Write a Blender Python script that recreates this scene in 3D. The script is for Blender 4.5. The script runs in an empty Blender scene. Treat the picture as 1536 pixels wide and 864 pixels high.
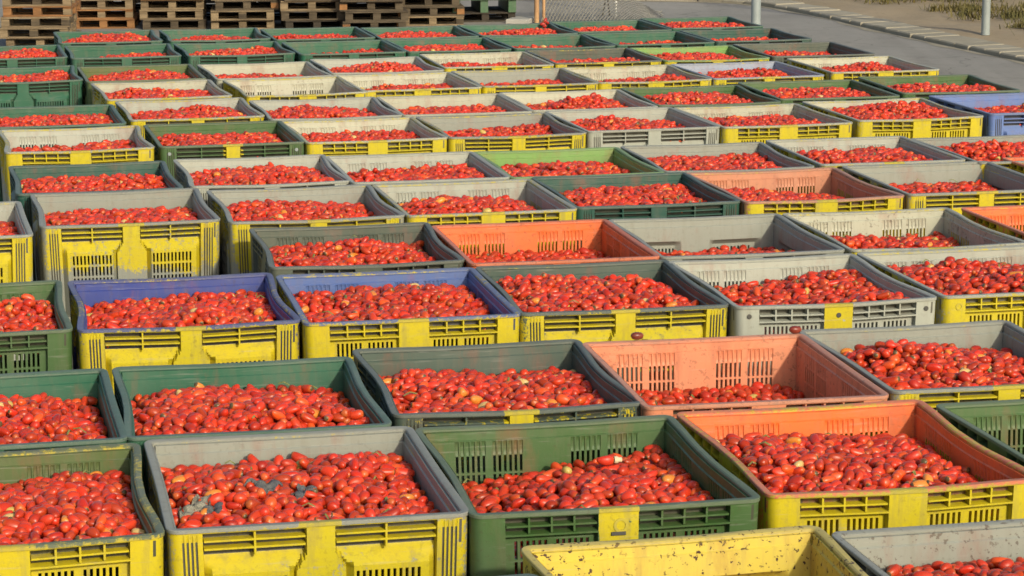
import bpy, bmesh, math, random
import numpy as np
from mathutils import Matrix, Vector

SC = bpy.context.scene
COL = SC.collection
random.seed(7)
RNG = np.random.default_rng(11)

# ------------------------------------------------------------------ camera
F_PX, PITCH, ROLL = 3752.35, 0.194302, -0.002763
CAM_Z = 0.74 + 2.3634
cam_d = bpy.data.cameras.new('camera')
cam = bpy.data.objects.new('camera', cam_d)
COL.objects.link(cam)
cp, sp, cr, sr = math.cos(PITCH), math.sin(PITCH), math.cos(ROLL), math.sin(ROLL)
ex, vv, dd = Vector((1, 0, 0)), Vector((0, sp, cp)), Vector((0, cp, -sp))
rt = cr * ex + sr * vv
up = -sr * ex + cr * vv
cam.matrix_world = Matrix(((rt.x, up.x, -dd.x, 0), (rt.y, up.y, -dd.y, 0), (rt.z, up.z, -dd.z, CAM_Z), (0, 0, 0, 1)))
cam_d.sensor_width = 36
cam_d.lens = F_PX / 1536 * 36
cam_d.clip_start = 0.1
cam_d.clip_end = 1000
SC.camera = cam

# ------------------------------------------------------------------ sky, sun, exposure
SUN_EL, SUN_AZ = math.radians(26), math.radians(29)      # azimuth: to the right of straight behind the camera
sun_dir = Vector((math.sin(SUN_AZ) * math.cos(SUN_EL), -math.cos(SUN_AZ) * math.cos(SUN_EL), math.sin(SUN_EL)))
world = bpy.data.worlds.new('World')
SC.world = world
world.use_nodes = True
wn = world.node_tree
sky = wn.nodes.new('ShaderNodeTexSky')
sky.sky_type = 'NISHITA'
sky.sun_disc = False
sky.sun_elevation = SUN_EL
sky.sun_rotation = math.atan2(sun_dir.x, sun_dir.y)
sky.dust_density = 3.0
sky.ozone_density = 0.8
bg = wn.nodes['Background']
bg.inputs['Strength'].default_value = 0.15
wn.links.new(sky.outputs[0], bg.inputs[0])
sun_l = bpy.data.lights.new('sun', 'SUN')
sun_l.energy = 3.4
sun_l.angle = math.radians(2.5)
sun_l.color = (1.0, 0.91, 0.70)
sun = bpy.data.objects.new('sun', sun_l)
COL.objects.link(sun)
sun.rotation_euler = (-sun_dir).to_track_quat('-Z', 'Y').to_euler()
SC.view_settings.view_transform = 'Standard'
SC.view_settings.look = 'None'
SC.view_settings.exposure = 0.12
SC.view_settings.gamma = 1
SC.view_settings.use_curve_mapping = False
SC.render.engine = 'CYCLES'
SC.cycles.max_bounces = 5
SC.cycles.diffuse_bounces = 3
SC.cycles.use_denoising = True
SC.cycles.filter_width = 1.6


# ------------------------------------------------------------------ helpers
def tag(o, label=None, cat=None, group=None, kind=None):
    if label: o['label'] = label
    if cat: o['category'] = cat
    if group: o['group'] = group
    if kind: o['kind'] = kind
    return o


def link(name, data, parent=None, loc=None):
    o = bpy.data.objects.new(name, data)
    COL.objects.link(o)
    if parent: o.parent = parent
    if loc is not None: o.location = loc
    return o


def mesh(name, verts, faces, mats=(), fm=None, smooth=None):
    me = bpy.data.meshes.new(name)
    me.from_pydata(verts, [], faces)
    for m in mats: me.materials.append(m)
    if fm is not None:
        me.polygons.foreach_set('material_index', np.asarray(fm, dtype=np.int32))
    if smooth is not None:
        me.polygons.foreach_set('use_smooth', np.ones(len(me.polygons), dtype=bool))
        me.set_sharp_from_angle(angle=math.radians(smooth))
    me.update()
    return me


class MB:
    """collects boxes into one mesh"""
    def __init__(s): s.v, s.f = [], []

    def box(s, c, d, warp=None, rz=0.0, bev=0.0):
        x, y, z = d[0] / 2, d[1] / 2, d[2] / 2
        b0 = len(s.v)
        ca, sa = math.cos(rz), math.sin(rz)
        def add(px, py, pz):
            q = (c[0] + ca * px - sa * py, c[1] + sa * px + ca * py, c[2] + pz)
            s.v.append(warp(*q) if warp else q)
        if bev <= 0:
            for pz in (-z, z):
                for px, py in ((-x, -y), (x, -y), (x, y), (-x, y)): add(px, py, pz)
            s.f += [tuple(b0 + i for i in q) for q in ((3, 2, 1, 0), (4, 5, 6, 7), (0, 1, 5, 4), (1, 2, 6, 5), (2, 3, 7, 6), (3, 0, 4, 7))]
        else:
            e = bev
            rings = ((-z, 0), (z - e, 0), (z, e))
            for pz, i in rings:
                for px, py in ((-x + i, -y + i), (x - i, -y + i), (x - i, y - i), (-x + i, y - i)): add(px, py, pz)
            s.f.append(tuple(b0 + i for i in (3, 2, 1, 0)))
            for r in range(2):
                for k in range(4):
                    k2 = (k + 1) % 4
                    s.f.append((b0 + 4 * r + k, b0 + 4 * r + k2, b0 + 4 * r + 4 + k2, b0 + 4 * r + 4 + k))
            s.f.append(tuple(b0 + 8 + i for i in range(4)))
        return s

    def build(s, name, mats): return mesh(name, s.v, s.f, mats)


def new_mat(name):
    m = bpy.data.materials.new(name)
    m.use_nodes = True
    nt = m.node_tree
    return m, nt, nt.nodes['Principled BSDF']


def N(nt, typ, **kw):
    n = nt.nodes.new(typ)
    for k, v in kw.items():
        if k in n.inputs.keys() if isinstance(k, str) else False:
            n.inputs[k].default_value = v
        else:
            setattr(n, k, v)
    return n


def math_n(nt, op, a, b=None, clamp=False):
    n = nt.nodes.new('ShaderNodeMath')
    n.operation = op
    n.use_clamp = clamp
    for i, v in enumerate((a, b)):
        if v is None: continue
        if isinstance(v, (int, float)): n.inputs[i].default_value = v
        else: nt.links.new(v, n.inputs[i])
    return n.outputs[0]


def mix_c(nt, f, a, b, blend='MIX'):
    n = nt.nodes.new('ShaderNodeMix')
    n.data_type = 'RGBA'
    n.blend_type = blend
    for s, v in ((0, f), (6, a), (7, b)):
        if isinstance(v, (int, float)): n.inputs[s].default_value = v
        elif isinstance(v, tuple): n.inputs[s].default_value = v if len(v) == 4 else (*v, 1)
        else: nt.links.new(v, n.inputs[s])
    return n.outputs[2]


def noise(nt, vec, scale, detail=3.0, rough=0.55):
    n = nt.nodes.new('ShaderNodeTexNoise')
    n.inputs['Scale'].default_value = scale
    n.inputs['Detail'].default_value = detail
    n.inputs['Roughness'].default_value = rough
    if vec is not None: nt.links.new(vec, n.inputs['Vector'])
    return n.outputs['Fac']


def ramp(nt, v, lo, hi):
    n = nt.nodes.new('ShaderNodeMapRange')
    n.inputs[1].default_value = lo
    n.inputs[2].default_value = hi
    n.clamp = True
    if isinstance(v, (int, float)): n.inputs[0].default_value = v
    else: nt.links.new(v, n.inputs[0])
    return n.outputs[0]


# ------------------------------------------------------------------ materials
def plastic(name, painted, bleach=0.0, thin=0.0):
    """weathered moulded plastic; colour from the object, alpha = how much yellow paint is left on it"""
    m, nt, bs = new_mat(name)
    L = nt.links.new
    oi = N(nt, 'ShaderNodeObjectInfo')
    tc = N(nt, 'ShaderNodeTexCoord')
    off = nt.nodes.new('ShaderNodeVectorMath'); off.operation = 'MULTIPLY_ADD'
    L(oi.outputs['Location'], off.inputs[0]); off.inputs[1].default_value = (3.1, 2.3, 1.7)
    L(tc.outputs['Object'], off.inputs[2])
    P = off.outputs[0]
    gr = N(nt, 'ShaderNodeAttribute', attribute_type='OBJECT', attribute_name='grime').outputs['Fac']
    base = oi.outputs['Color']
    n1 = noise(nt, P, 3.0, 4)
    n2 = noise(nt, P, 17.0, 5, 0.65)
    stre = nt.nodes.new('ShaderNodeMapping'); stre.inputs['Scale'].default_value = (26, 26, 3)
    L(P, stre.inputs['Vector'])
    n3 = noise(nt, stre.outputs[0], 1.0, 4, 0.6)
    c = mix_c(nt, math_n(nt, 'MULTIPLY', ramp(nt, n1, 0.35, 0.75), 0.12), base, (0.33, 0.33, 0.29))     # sun-bleached, chalky patches
    if bleach:
        c = mix_c(nt, math_n(nt, 'ADD', math_n(nt, 'MULTIPLY', n2, bleach), bleach * 0.3), c, (0.34, 0.36, 0.36))
    if painted:
        sep = N(nt, 'ShaderNodeSeparateXYZ'); L(tc.outputs['Object'], sep.inputs[0])
        a = oi.outputs['Alpha']
        # flaking: paint survives where the noise is below the amount left
        n4 = noise(nt, P, 55.0, 6, 0.75)
        pn = math_n(nt, 'ADD', math_n(nt, 'MULTIPLY', n4, 0.5), math_n(nt, 'ADD', math_n(nt, 'MULTIPLY', n3, 0.28), math_n(nt, 'MULTIPLY', n1, 0.22)))
        edge_w = math_n(nt, 'MAXIMUM', ramp(nt, math_n(nt, 'ABSOLUTE', sep.outputs['X']), 0.455, 0.505), ramp(nt, sep.outputs['Z'], 0.715, 0.742))
        pn = math_n(nt, 'ADD', pn, math_n(nt, 'MULTIPLY', edge_w, 0.14))
        amt = ramp(nt, a, 0.2, 1.0)
        thr = math_n(nt, 'ADD', math_n(nt, 'MULTIPLY', amt, 0.52), 0.195 - thin)
        # low on the wall the spray thins out
        low = math_n(nt, 'MULTIPLY', math_n(nt, 'SUBTRACT', 1.0, ramp(nt, sep.outputs['Z'], 0.34, 0.52)), math_n(nt, 'SUBTRACT', 1.12, amt))
        thr = math_n(nt, 'SUBTRACT', thr, low)
        msk = ramp(nt, math_n(nt, 'SUBTRACT', thr, pn), -0.02, 0.035)
        msk = math_n(nt, 'MULTIPLY', msk, math_n(nt, 'GREATER_THAN', a, 0.3))
        ctr = math_n(nt, 'LESS_THAN', math_n(nt, 'ADD', math_n(nt, 'ABSOLUTE', sep.outputs['X']), math_n(nt, 'MULTIPLY', n3, 0.03)), 0.084)
        ctr = math_n(nt, 'MULTIPLY', ctr, math_n(nt, 'GREATER_THAN', sep.outputs['Z'], 0.59))
        ctr = math_n(nt, 'MULTIPLY', ctr, math_n(nt, 'LESS_THAN', n2, 0.66))
        ctr = math_n(nt, 'MULTIPLY', ctr, math_n(nt, 'GREATER_THAN', a, 0.05))
        front = math_n(nt, 'LESS_THAN', sep.outputs['Y'], -0.52)
        ctr = math_n(nt, 'MULTIPLY', ctr, front)
        msk = math_n(nt, 'MAXIMUM', msk, ctr)
        yel = mix_c(nt, ramp(nt, n1, 0.3, 0.7), (0.49, 0.385, 0.006), (0.44, 0.37, 0.010))
        yel = mix_c(nt, math_n(nt, 'MULTIPLY', ramp(nt, n4, 0.5, 0.72), 0.45), yel, (0.30, 0.24, 0.05))
        yel = mix_c(nt, math_n(nt, 'MULTIPLY', ramp(nt, n3, 0.52, 0.8), 0.35), yel, (0.22, 0.19, 0.07))
        c = mix_c(nt, msk, c, yel)
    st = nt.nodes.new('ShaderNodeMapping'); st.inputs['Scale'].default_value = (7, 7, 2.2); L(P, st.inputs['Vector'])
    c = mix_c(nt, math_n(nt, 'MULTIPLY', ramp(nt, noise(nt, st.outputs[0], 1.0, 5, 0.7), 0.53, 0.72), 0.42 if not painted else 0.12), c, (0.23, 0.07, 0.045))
    sc2 = nt.nodes.new('ShaderNodeMapping'); sc2.inputs['Scale'].default_value = (5, 5, 90); L(P, sc2.inputs['Vector'])
    c = mix_c(nt, math_n(nt, 'MULTIPLY', ramp(nt, noise(nt, sc2.outputs[0], 1.0, 3, 0.6), 0.6, 0.74), 0.22), c, (0.36, 0.35, 0.31))       # scuffs
    # dust and brown splashes; a high thin also paints shade into the recess colour
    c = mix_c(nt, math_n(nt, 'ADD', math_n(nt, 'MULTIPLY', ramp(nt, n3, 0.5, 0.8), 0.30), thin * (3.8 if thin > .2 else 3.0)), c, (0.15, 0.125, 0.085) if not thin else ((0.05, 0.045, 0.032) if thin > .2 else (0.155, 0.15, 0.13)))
    d1 = math_n(nt, 'MULTIPLY', ramp(nt, noise(nt, P, 48.0, 3, 0.6), 0.60, 0.635), ramp(nt, noise(nt, P, 6.0, 2), 0.32, 0.48))
    d2 = ramp(nt, noise(nt, P, 16.0, 4, 0.65), 0.645, 0.66)
    c = mix_c(nt, math_n(nt, 'MULTIPLY', d1, gr, True), c, (0.055, 0.028, 0.018))
    c = mix_c(nt, math_n(nt, 'MULTIPLY', d2, math_n(nt, 'MULTIPLY', gr, 0.8), True), c, (0.06, 0.03, 0.02))
    L(c, bs.inputs['Base Color'])
    L(math_n(nt, 'ADD', math_n(nt, 'MULTIPLY', n2, 0.35), 0.38), bs.inputs['Roughness'])
    bs.inputs['Specular IOR Level'].default_value = 0.35
    bp = N(nt, 'ShaderNodeBump'); bp.inputs['Strength'].default_value = 0.25; bp.inputs['Distance'].default_value = 0.004
    L(noise(nt, P, 30, 4, 0.7), bp.inputs['Height']); L(bp.outputs[0], bs.inputs['Normal'])
    return m


M_IN = plastic('bin_plastic', False)
M_OUT = plastic('bin_plastic_painted', True)
M_RIM = plastic('bin_rim_plastic', True, 0.10, 0.09)
M_BAND = plastic('bin_recess_shaded_plastic', True, 0, 0.22)  # band recesses and grooves: less yellow paint, recess shade darkened into the colour


def tomato_mat(name, src):
    m, nt, bs = new_mat(name)
    L = nt.links.new
    if src == 'obj':
        col = N(nt, 'ShaderNodeObjectInfo').outputs['Color']
    else:
        col = N(nt, 'ShaderNodeAttribute', attribute_type='INSTANCER', attribute_name='tcol').outputs['Color']
    tc = N(nt, 'ShaderNodeTexCoord')
    sep = N(nt, 'ShaderNodeSeparateXYZ'); L(tc.outputs['Object'], sep.inputs[0])
    n1 = noise(nt, tc.outputs['Object'], 28, 3)
    # paler shoulder round the stem end
    c = mix_c(nt, math_n(nt, 'MULTIPLY', ramp(nt, sep.outputs['X'], 0.018, 0.0295), 0.45), col, (0.50, 0.20, 0.04))
    c = mix_c(nt, math_n(nt, 'MULTIPLY', ramp(nt, n1, 0.45, 0.8), 0.22), c, (0.54, 0.11, 0.06))      # field dust and bloom
    c = mix_c(nt, ramp(nt, sep.outputs['X'], 0.0284, 0.0289), c, (0.10, 0.07, 0.03))                # stem scar
    L(c, bs.inputs['Base Color'])
    L(math_n(nt, 'ADD', math_n(nt, 'MULTIPLY', n1, 0.45), 0.15), bs.inputs['Roughness'])
    bs.inputs['Specular IOR Level'].default_value = 0.42
    return m


M_TOM_O = tomato_mat('tomato_skin', 'obj')
M_TOM_I = tomato_mat('tomato_skin_heap', 'inst')


def simple(name, cols, scale, rough=0.8, bump=0.0, bscale=None, coords='Object', spec=0.3, stretch=None):
    m, nt, bs = new_mat(name)
    L = nt.links.new
    tc = N(nt, 'ShaderNodeTexCoord')
    v = tc.outputs[coords]
    oi = N(nt, 'ShaderNodeObjectInfo')
    off = nt.nodes.new('ShaderNodeVectorMath'); off.operation = 'MULTIPLY_ADD'
    L(oi.outputs['Location'], off.inputs[0]); off.inputs[1].default_value = (5.1, 3.3, 2.7)
    L(v, off.inputs[2]); v = off.outputs[0]
    if stretch:
        mp = nt.nodes.new('ShaderNodeMapping'); mp.inputs['Scale'].default_value = stretch
        L(v, mp.inputs['Vector']); v = mp.outputs[0]
    n1 = noise(nt, v, scale, 5, 0.62)
    c = mix_c(nt, ramp(nt, n1, 0.3, 0.7), cols[0], cols[1])
    if len(cols) > 2:
        c = mix_c(nt, math_n(nt, 'MULTIPLY', ramp(nt, noise(nt, v, scale * 0.23, 3), 0.45, 0.68), 0.7), c, cols[2])
    if len(cols) > 3:
        c = mix_c(nt, math_n(nt, 'MULTIPLY', ramp(nt, noise(nt, v, scale * 9, 2), 0.58, 0.75), 0.6), c, cols[3])
    L(c, bs.inputs['Base Color'])
    bs.inputs['Roughness'].default_value = rough
    bs.inputs['Specular IOR Level'].default_value = spec
    if bump:
        bp = N(nt, 'ShaderNodeBump'); bp.inputs['Strength'].default_value = bump; bp.inputs['Distance'].default_value = 0.01
        L(noise(nt, v, bscale or scale * 6, 4, 0.7), bp.inputs['Height']); L(bp.outputs[0], bs.inputs['Normal'])
    return m


M_ASPH = simple('asphalt', ((0.20, 0.19, 0.168), (0.25, 0.238, 0.21), (0.28, 0.262, 0.228), (0.16, 0.15, 0.13)), 0.9, 0.9, 0.5, 60)
def road_wear(m):
    nt = m.node_tree; L = nt.links.new; bs = nt.nodes['Principled BSDF']
    src = bs.inputs['Base Color'].links[0].from_socket
    tc = N(nt, 'ShaderNodeTexCoord')
    mp = nt.nodes.new('ShaderNodeMapping'); mp.inputs['Rotation'].default_value = (0, 0, math.radians(-15)); mp.inputs['Scale'].default_value = (1.6, 0.09, 1)
    L(tc.outputs['Object'], mp.inputs['Vector'])
    c = mix_c(nt, math_n(nt, 'MULTIPLY', ramp(nt, noise(nt, mp.outputs[0], 1.0, 4, 0.6), 0.48, 0.72), 0.4), src, (0.115, 0.105, 0.09))
    vo = nt.nodes.new('ShaderNodeTexVoronoi'); vo.feature = 'DISTANCE_TO_EDGE'; vo.inputs['Scale'].default_value = 0.55
    wob = nt.nodes.new('ShaderNodeVectorMath'); wob.operation = 'ADD'
    nz = nt.nodes.new('ShaderNodeTexNoise'); nz.inputs['Scale'].default_value = 1.7; L(tc.outputs['Object'], nz.inputs['Vector'])
    L(tc.outputs['Object'], wob.inputs[0]); L(nz.outputs['Color'], wob.inputs[1]); L(wob.outputs[0], vo.inputs['Vector'])
    c = mix_c(nt, math_n(nt, 'MULTIPLY', math_n(nt, 'LESS_THAN', vo.outputs['Distance'], 0.006), 0.4), c, (0.06, 0.055, 0.045))
    c = mix_c(nt, math_n(nt, 'MULTIPLY', ramp(nt, noise(nt, tc.outputs['Object'], 0.7, 5, 0.7), 0.60, 0.68), 0.45), c, (0.10, 0.085, 0.07))
    L(c, bs.inputs['Base Color'])
road_wear(M_ASPH)
M_DIRT = simple('trodden_earth', ((0.25, 0.195, 0.12), (0.31, 0.245, 0.16), (0.23, 0.18, 0.10), (0.17, 0.13, 0.08)), 1.3, 0.95, 0.6, 40)
M_STONE = simple('kerb_stone', ((0.26, 0.232, 0.17), (0.32, 0.29, 0.22), (0.22, 0.20, 0.145)), 5, 0.9, 0.5, 50)
M_WOOD = [simple('pallet_wood_pale', ((0.15, 0.108, 0.062), (0.26, 0.195, 0.115), (0.05, 0.036, 0.022)), 3, 0.85, 0.4, 30, stretch=(2, 12, 12)),
          simple('pallet_wood_grey', ((0.055, 0.042, 0.028), (0.11, 0.085, 0.054), (0.032, 0.024, 0.016)), 3, 0.9, 0.4, 30, stretch=(2, 12, 12)),
          simple('pallet_wood_orange', ((0.19, 0.085, 0.032), (0.27, 0.14, 0.055), (0.08, 0.04, 0.018)), 3, 0.85, 0.4, 30, stretch=(2, 12, 12)),
          simple('pallet_wood_dark', ((0.03, 0.024, 0.018), (0.055, 0.045, 0.033), (0.02, 0.018, 0.014)), 3, 0.9, 0.4, 30, stretch=(2, 12, 12))]
M_POLE = simple('painted_steel', ((0.20, 0.235, 0.235), (0.26, 0.295, 0.295), (0.18, 0.20, 0.19)), 4, 0.55, 0, spec=0.5)
M_RUST = simple('rusty_post_steel', ((0.36, 0.20, 0.09), (0.42, 0.27, 0.14), (0.20, 0.11, 0.06)), 9, 0.8)
M_WIRE = simple('galvanised_wire', ((0.14, 0.137, 0.12), (0.22, 0.215, 0.19)), 8, 0.6, spec=0.5)
M_DARK = simple('dark_iron', ((0.05, 0.05, 0.045), (0.08, 0.075, 0.065)), 9, 0.7)
M_WHITE = simple('white_paint', ((0.66, 0.65, 0.60), (0.74, 0.73, 0.68)), 9, 0.6)
M_CONC = simple('concrete', ((0.30, 0.29, 0.26), (0.36, 0.35, 0.31), (0.25, 0.24, 0.21)), 3, 0.9, 0.4, 40)
M_GRASS = simple('dry_grass', ((0.085, 0.08, 0.022), (0.15, 0.115, 0.04), (0.05, 0.055, 0.014)), 3, 0.8)
M_MOULD = simple('grey_mould', ((0.06, 0.068, 0.085), (0.11, 0.115, 0.125), (0.20, 0.19, 0.15)), 40, 0.95, 0.8, 120)
M_MOULD2 = simple('pale_mould', ((0.22, 0.21, 0.16), (0.33, 0.31, 0.24), (0.13, 0.13, 0.12)), 40, 0.95, 0.8, 120)
M_OCHRE = simple('ochre_paint', ((0.42, 0.35, 0.03), (0.36, 0.30, 0.05)), 30, 0.7)
M_STEM = simple('green_stem', ((0.10, 0.13, 0.03), (0.20, 0.19, 0.07)), 60, 0.8)
M_STRAW = simple('pale_straw', ((0.50, 0.42, 0.26), (0.60, 0.52, 0.34)), 30, 0.8)

# ------------------------------------------------------------------ ground, kerb, verge
g = link('ground', mesh('ground', [(-250, -60, 0), (250, -60, 0), (250, 400, 0), (-250, 400, 0)], [(0, 1, 2, 3)], [M_ASPH]))
tag(g, kind='structure')

KPTS = [(22, -25), (9.3, 17.7), (6.04, 29.44), (5.60, 31.03), (4.96, 33.28), (4.42, 35.6), (4.0, 36.9), (3.72, 37.6), (3.46, 38.0), (3.0, 38.38), (2.0, 38.6), (0.0, 38.9), (-8, 39.8), (-60, 46)]
kx_, ky_ = np.array(KPTS).T
def smooth_path():
    d = np.concatenate([[0], np.cumsum(np.hypot(np.diff(kx_), np.diff(ky_)))])
    q = np.arange(0, d[-1], 0.12)
    x, y = np.interp(q, d, kx_), np.interp(q, d, ky_)
    ker = np.ones(9) / 9
    x[4:-4], y[4:-4] = np.convolve(x, ker, 'valid'), np.convolve(y, ker, 'valid')
    return q, x, y
KQ, KX, KY = smooth_path()
K0 = KQ[np.argmin((KX - 4.96) ** 2 + (KY - 33.28) ** 2)]
def kp(s_, n, z):
    """point at arc length s_ (from the kerb's middle, growing towards the far end), n metres to the verge side"""
    q = K0 + s_
    x, y = np.interp(q, KQ, KX), np.interp(q, KQ, KY)
    dx, dy = np.interp(q + .2, KQ, KX) - np.interp(q - .2, KQ, KX), np.interp(q + .2, KQ, KY) - np.interp(q - .2, KQ, KY)
    l_ = math.hypot(dx, dy) or 1
    return (float(x + dy / l_ * n), float(y - dx / l_ * n), z)
def kang(s_):
    a, b = kp(s_, 0, 0), kp(s_, 1, 0)
    return math.atan2(b[1] - a[1], b[0] - a[0])
S = np.concatenate([np.linspace(-40, -9, 20), np.linspace(-8, 9, 86), np.linspace(10, 55, 24)])
NN = np.concatenate([[0.47], np.linspace(0.6, 9, 29), np.linspace(11, 60, 12)])
vs, fs = [], []
for i, s_ in enumerate(S):
    for j, n in enumerate(NN):
        z = 0.045 + 0.02 * math.sin(s_ * 1.7 + n * 2.1) * (n > 0.6) + 0.012 * math.sin(s_ * 4.1 - n * 3.3) * (n > 0.6) + 0.02 * max(0, n - 2.5) * (n < 12)
        if n >= 11: z = 0.045 + 0.17
        vs.append(kp(s_, n, z))
for i in range(len(S) - 1):
    for j in range(len(NN) - 1):
        a = i * len(NN) + j
        fs.append((a, a + 1, a + len(NN) + 1, a + len(NN)))
tag(link('verge_ground', mesh('verge', vs, fs, [M_DIRT], smooth=60)), kind='structure')
# pale worn strip of dust along the foot of the kerb
vs, fs = [], []
for i, s_ in enumerate(np.linspace(-12, 12, 120)):
    w_ = 0.09 + 0.04 * math.sin(s_ * 2.3) + 0.03 * math.sin(s_ * 5.9)
    vs += [kp(s_, -w_, 0.004), kp(s_, 0.03, 0.006)]
    if i: fs.append((2 * i - 2, 2 * i - 1, 2 * i + 1, 2 * i))
tag(link('gutter', mesh('gutter', vs, fs, [M_STONE])), kind='structure')
kerb = tag(link('kerb', None, loc=kp(0, 0, 0)), kind='structure')
stone_me = [MB().box((0, 0, 0.0), (0.50, 0.375 + 0.02 * k, 0.12 + 0.006 * k), bev=0.015).build('kerb_stone', [M_STONE]) for k in range(3)]
s_ = -8.0
while s_ < 14:
    k = random.randrange(3)
    o = link('kerb_stone', stone_me[k], kerb)
    o.location = Vector(kp(s_, 0.255 + random.uniform(-.012, .012), random.uniform(-.008, .006))) - kerb.location
    o.rotation_euler = (random.uniform(-.02, .02), random.uniform(-.03, .0), kang(s_) + random.uniform(-.03, .03))
    s_ += 0.375 + 0.02 * k + 0.014

# ------------------------------------------------------------------ bins
HB, WX, WY = 0.78, 0.594, 0.522        # height, half outer width, half outer depth
SX, SY, SZ, ZT = 0.85, 1.16, 0.84, 0.74      # design units to metres: the bins are 1.0 m wide, 1.2 m deep, 0.74 m high
RC = 0.045                              # plan corner radius


def perimeter(kind):
    """columns round the rounded plan: (x, y, nx, ny, wall, u)"""
    def breaks(half):
        lim = half - RC
        b = set()
        wide = half > 0.55
        p0, p1 = (0.085, 0.46) if wide else (0.075, 0.392)
        if kind == 'S':
            edges = [p0, p1]
            g0 = p0 + 0.028
            nsl, gap = (6, 0.036) if wide else (5, 0.034)
            slots = []
            for sg in range(2):
                for k in range(nsl):
                    slots.append((g0 + sg * (nsl * 0.0245 + gap - 0.0115) + k * 0.0245, 0.0125))
        else:
            edges = [0.058, 0.066, 0.074, 0.082, 0.091, 0.10, p1]
            slots = [(0.138 + k * 0.0245 + (0 if wide else -0.005), 0.0125) for k in range(11 if wide else 8)]
        for e in edges:
            b |= {e - 0.002, e + 0.002}
        if kind == 'P':
            b |= {0.128, p1 - 0.03}
        if kind == 'P':
            g = p1 + 0.022
            while g < lim - 0.012:
                b |= {g, g + 0.003, g + 0.006, g + 0.009}; g += 0.017
        for s0, w in slots: b |= {s0, s0 + w} | ({s0 - 0.003, s0 + w + 0.003} if kind == 'S' else set())
        b = {x for x in b if 0 < x < lim} | {lim}
        b = sorted(b)
        return [-x for x in reversed(b)] + [0.0] + b, slots
    cols = []
    walls = ((0, WX), (1, WY), (2, WX), (3, WY))       # front, right, back, left
    slotmap = {}
    for w, half in walls:
        u, sl = breaks(half)
        slotmap[w] = sl
        oth = WY if w in (0, 2) else WX
        for x in u:
            if w == 0: cols.append((x, -oth, 0, -1, w, x))
            elif w == 1: cols.append((oth, x, 1, 0, w, x))
            elif w == 2: cols.append((-x, oth, 0, 1, w, x))
            else: cols.append((-oth, -x, -1, 0, w, x))
        cx, cy = ((WX - RC, -(WY - RC)), (WX - RC, WY - RC), (-(WX - RC), WY - RC), (-(WX - RC), -(WY - RC)))[w]
        a0 = (-90, 0, 90, 180)[w]
        for k in range(1, 6):
            a = math.radians(a0 + 15 * k)
            cols.append((cx + RC * math.cos(a), cy + RC * math.sin(a), math.cos(a), math.sin(a), 4 + w, 0.0))
    return cols, slotmap


def make_warp(bow, sag):
    def warp(x, y, z):
        k = max(0.0, min(1.0, z / HB))
        tx = 1 - 0.035 * (1 - k)
        fx = math.cos(math.pi * y / (2 * WY)) ** 2 if abs(y) < WY else 0
        fy = math.cos(math.pi * x / (2 * WX)) ** 2 if abs(x) < WX else 0
        kk = k * k
        x2 = x * tx - bow[0] * fx * kk * (x / WX)
        y2 = y * tx - bow[1] * fy * kk * (y / WY)
        mid = math.sin(math.pi * k) ** 2
        x2 += 0.010 * mid * fx * (x / WX)
        z2 = z - (sag[0] * fx * abs(x / WX) ** 4 + sag[1] * fy * abs(y / WY) ** 4) * kk
        return (x2 * SX, y2 * SY, ZT - (HB - z2) * SZ)
    return warp


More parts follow.
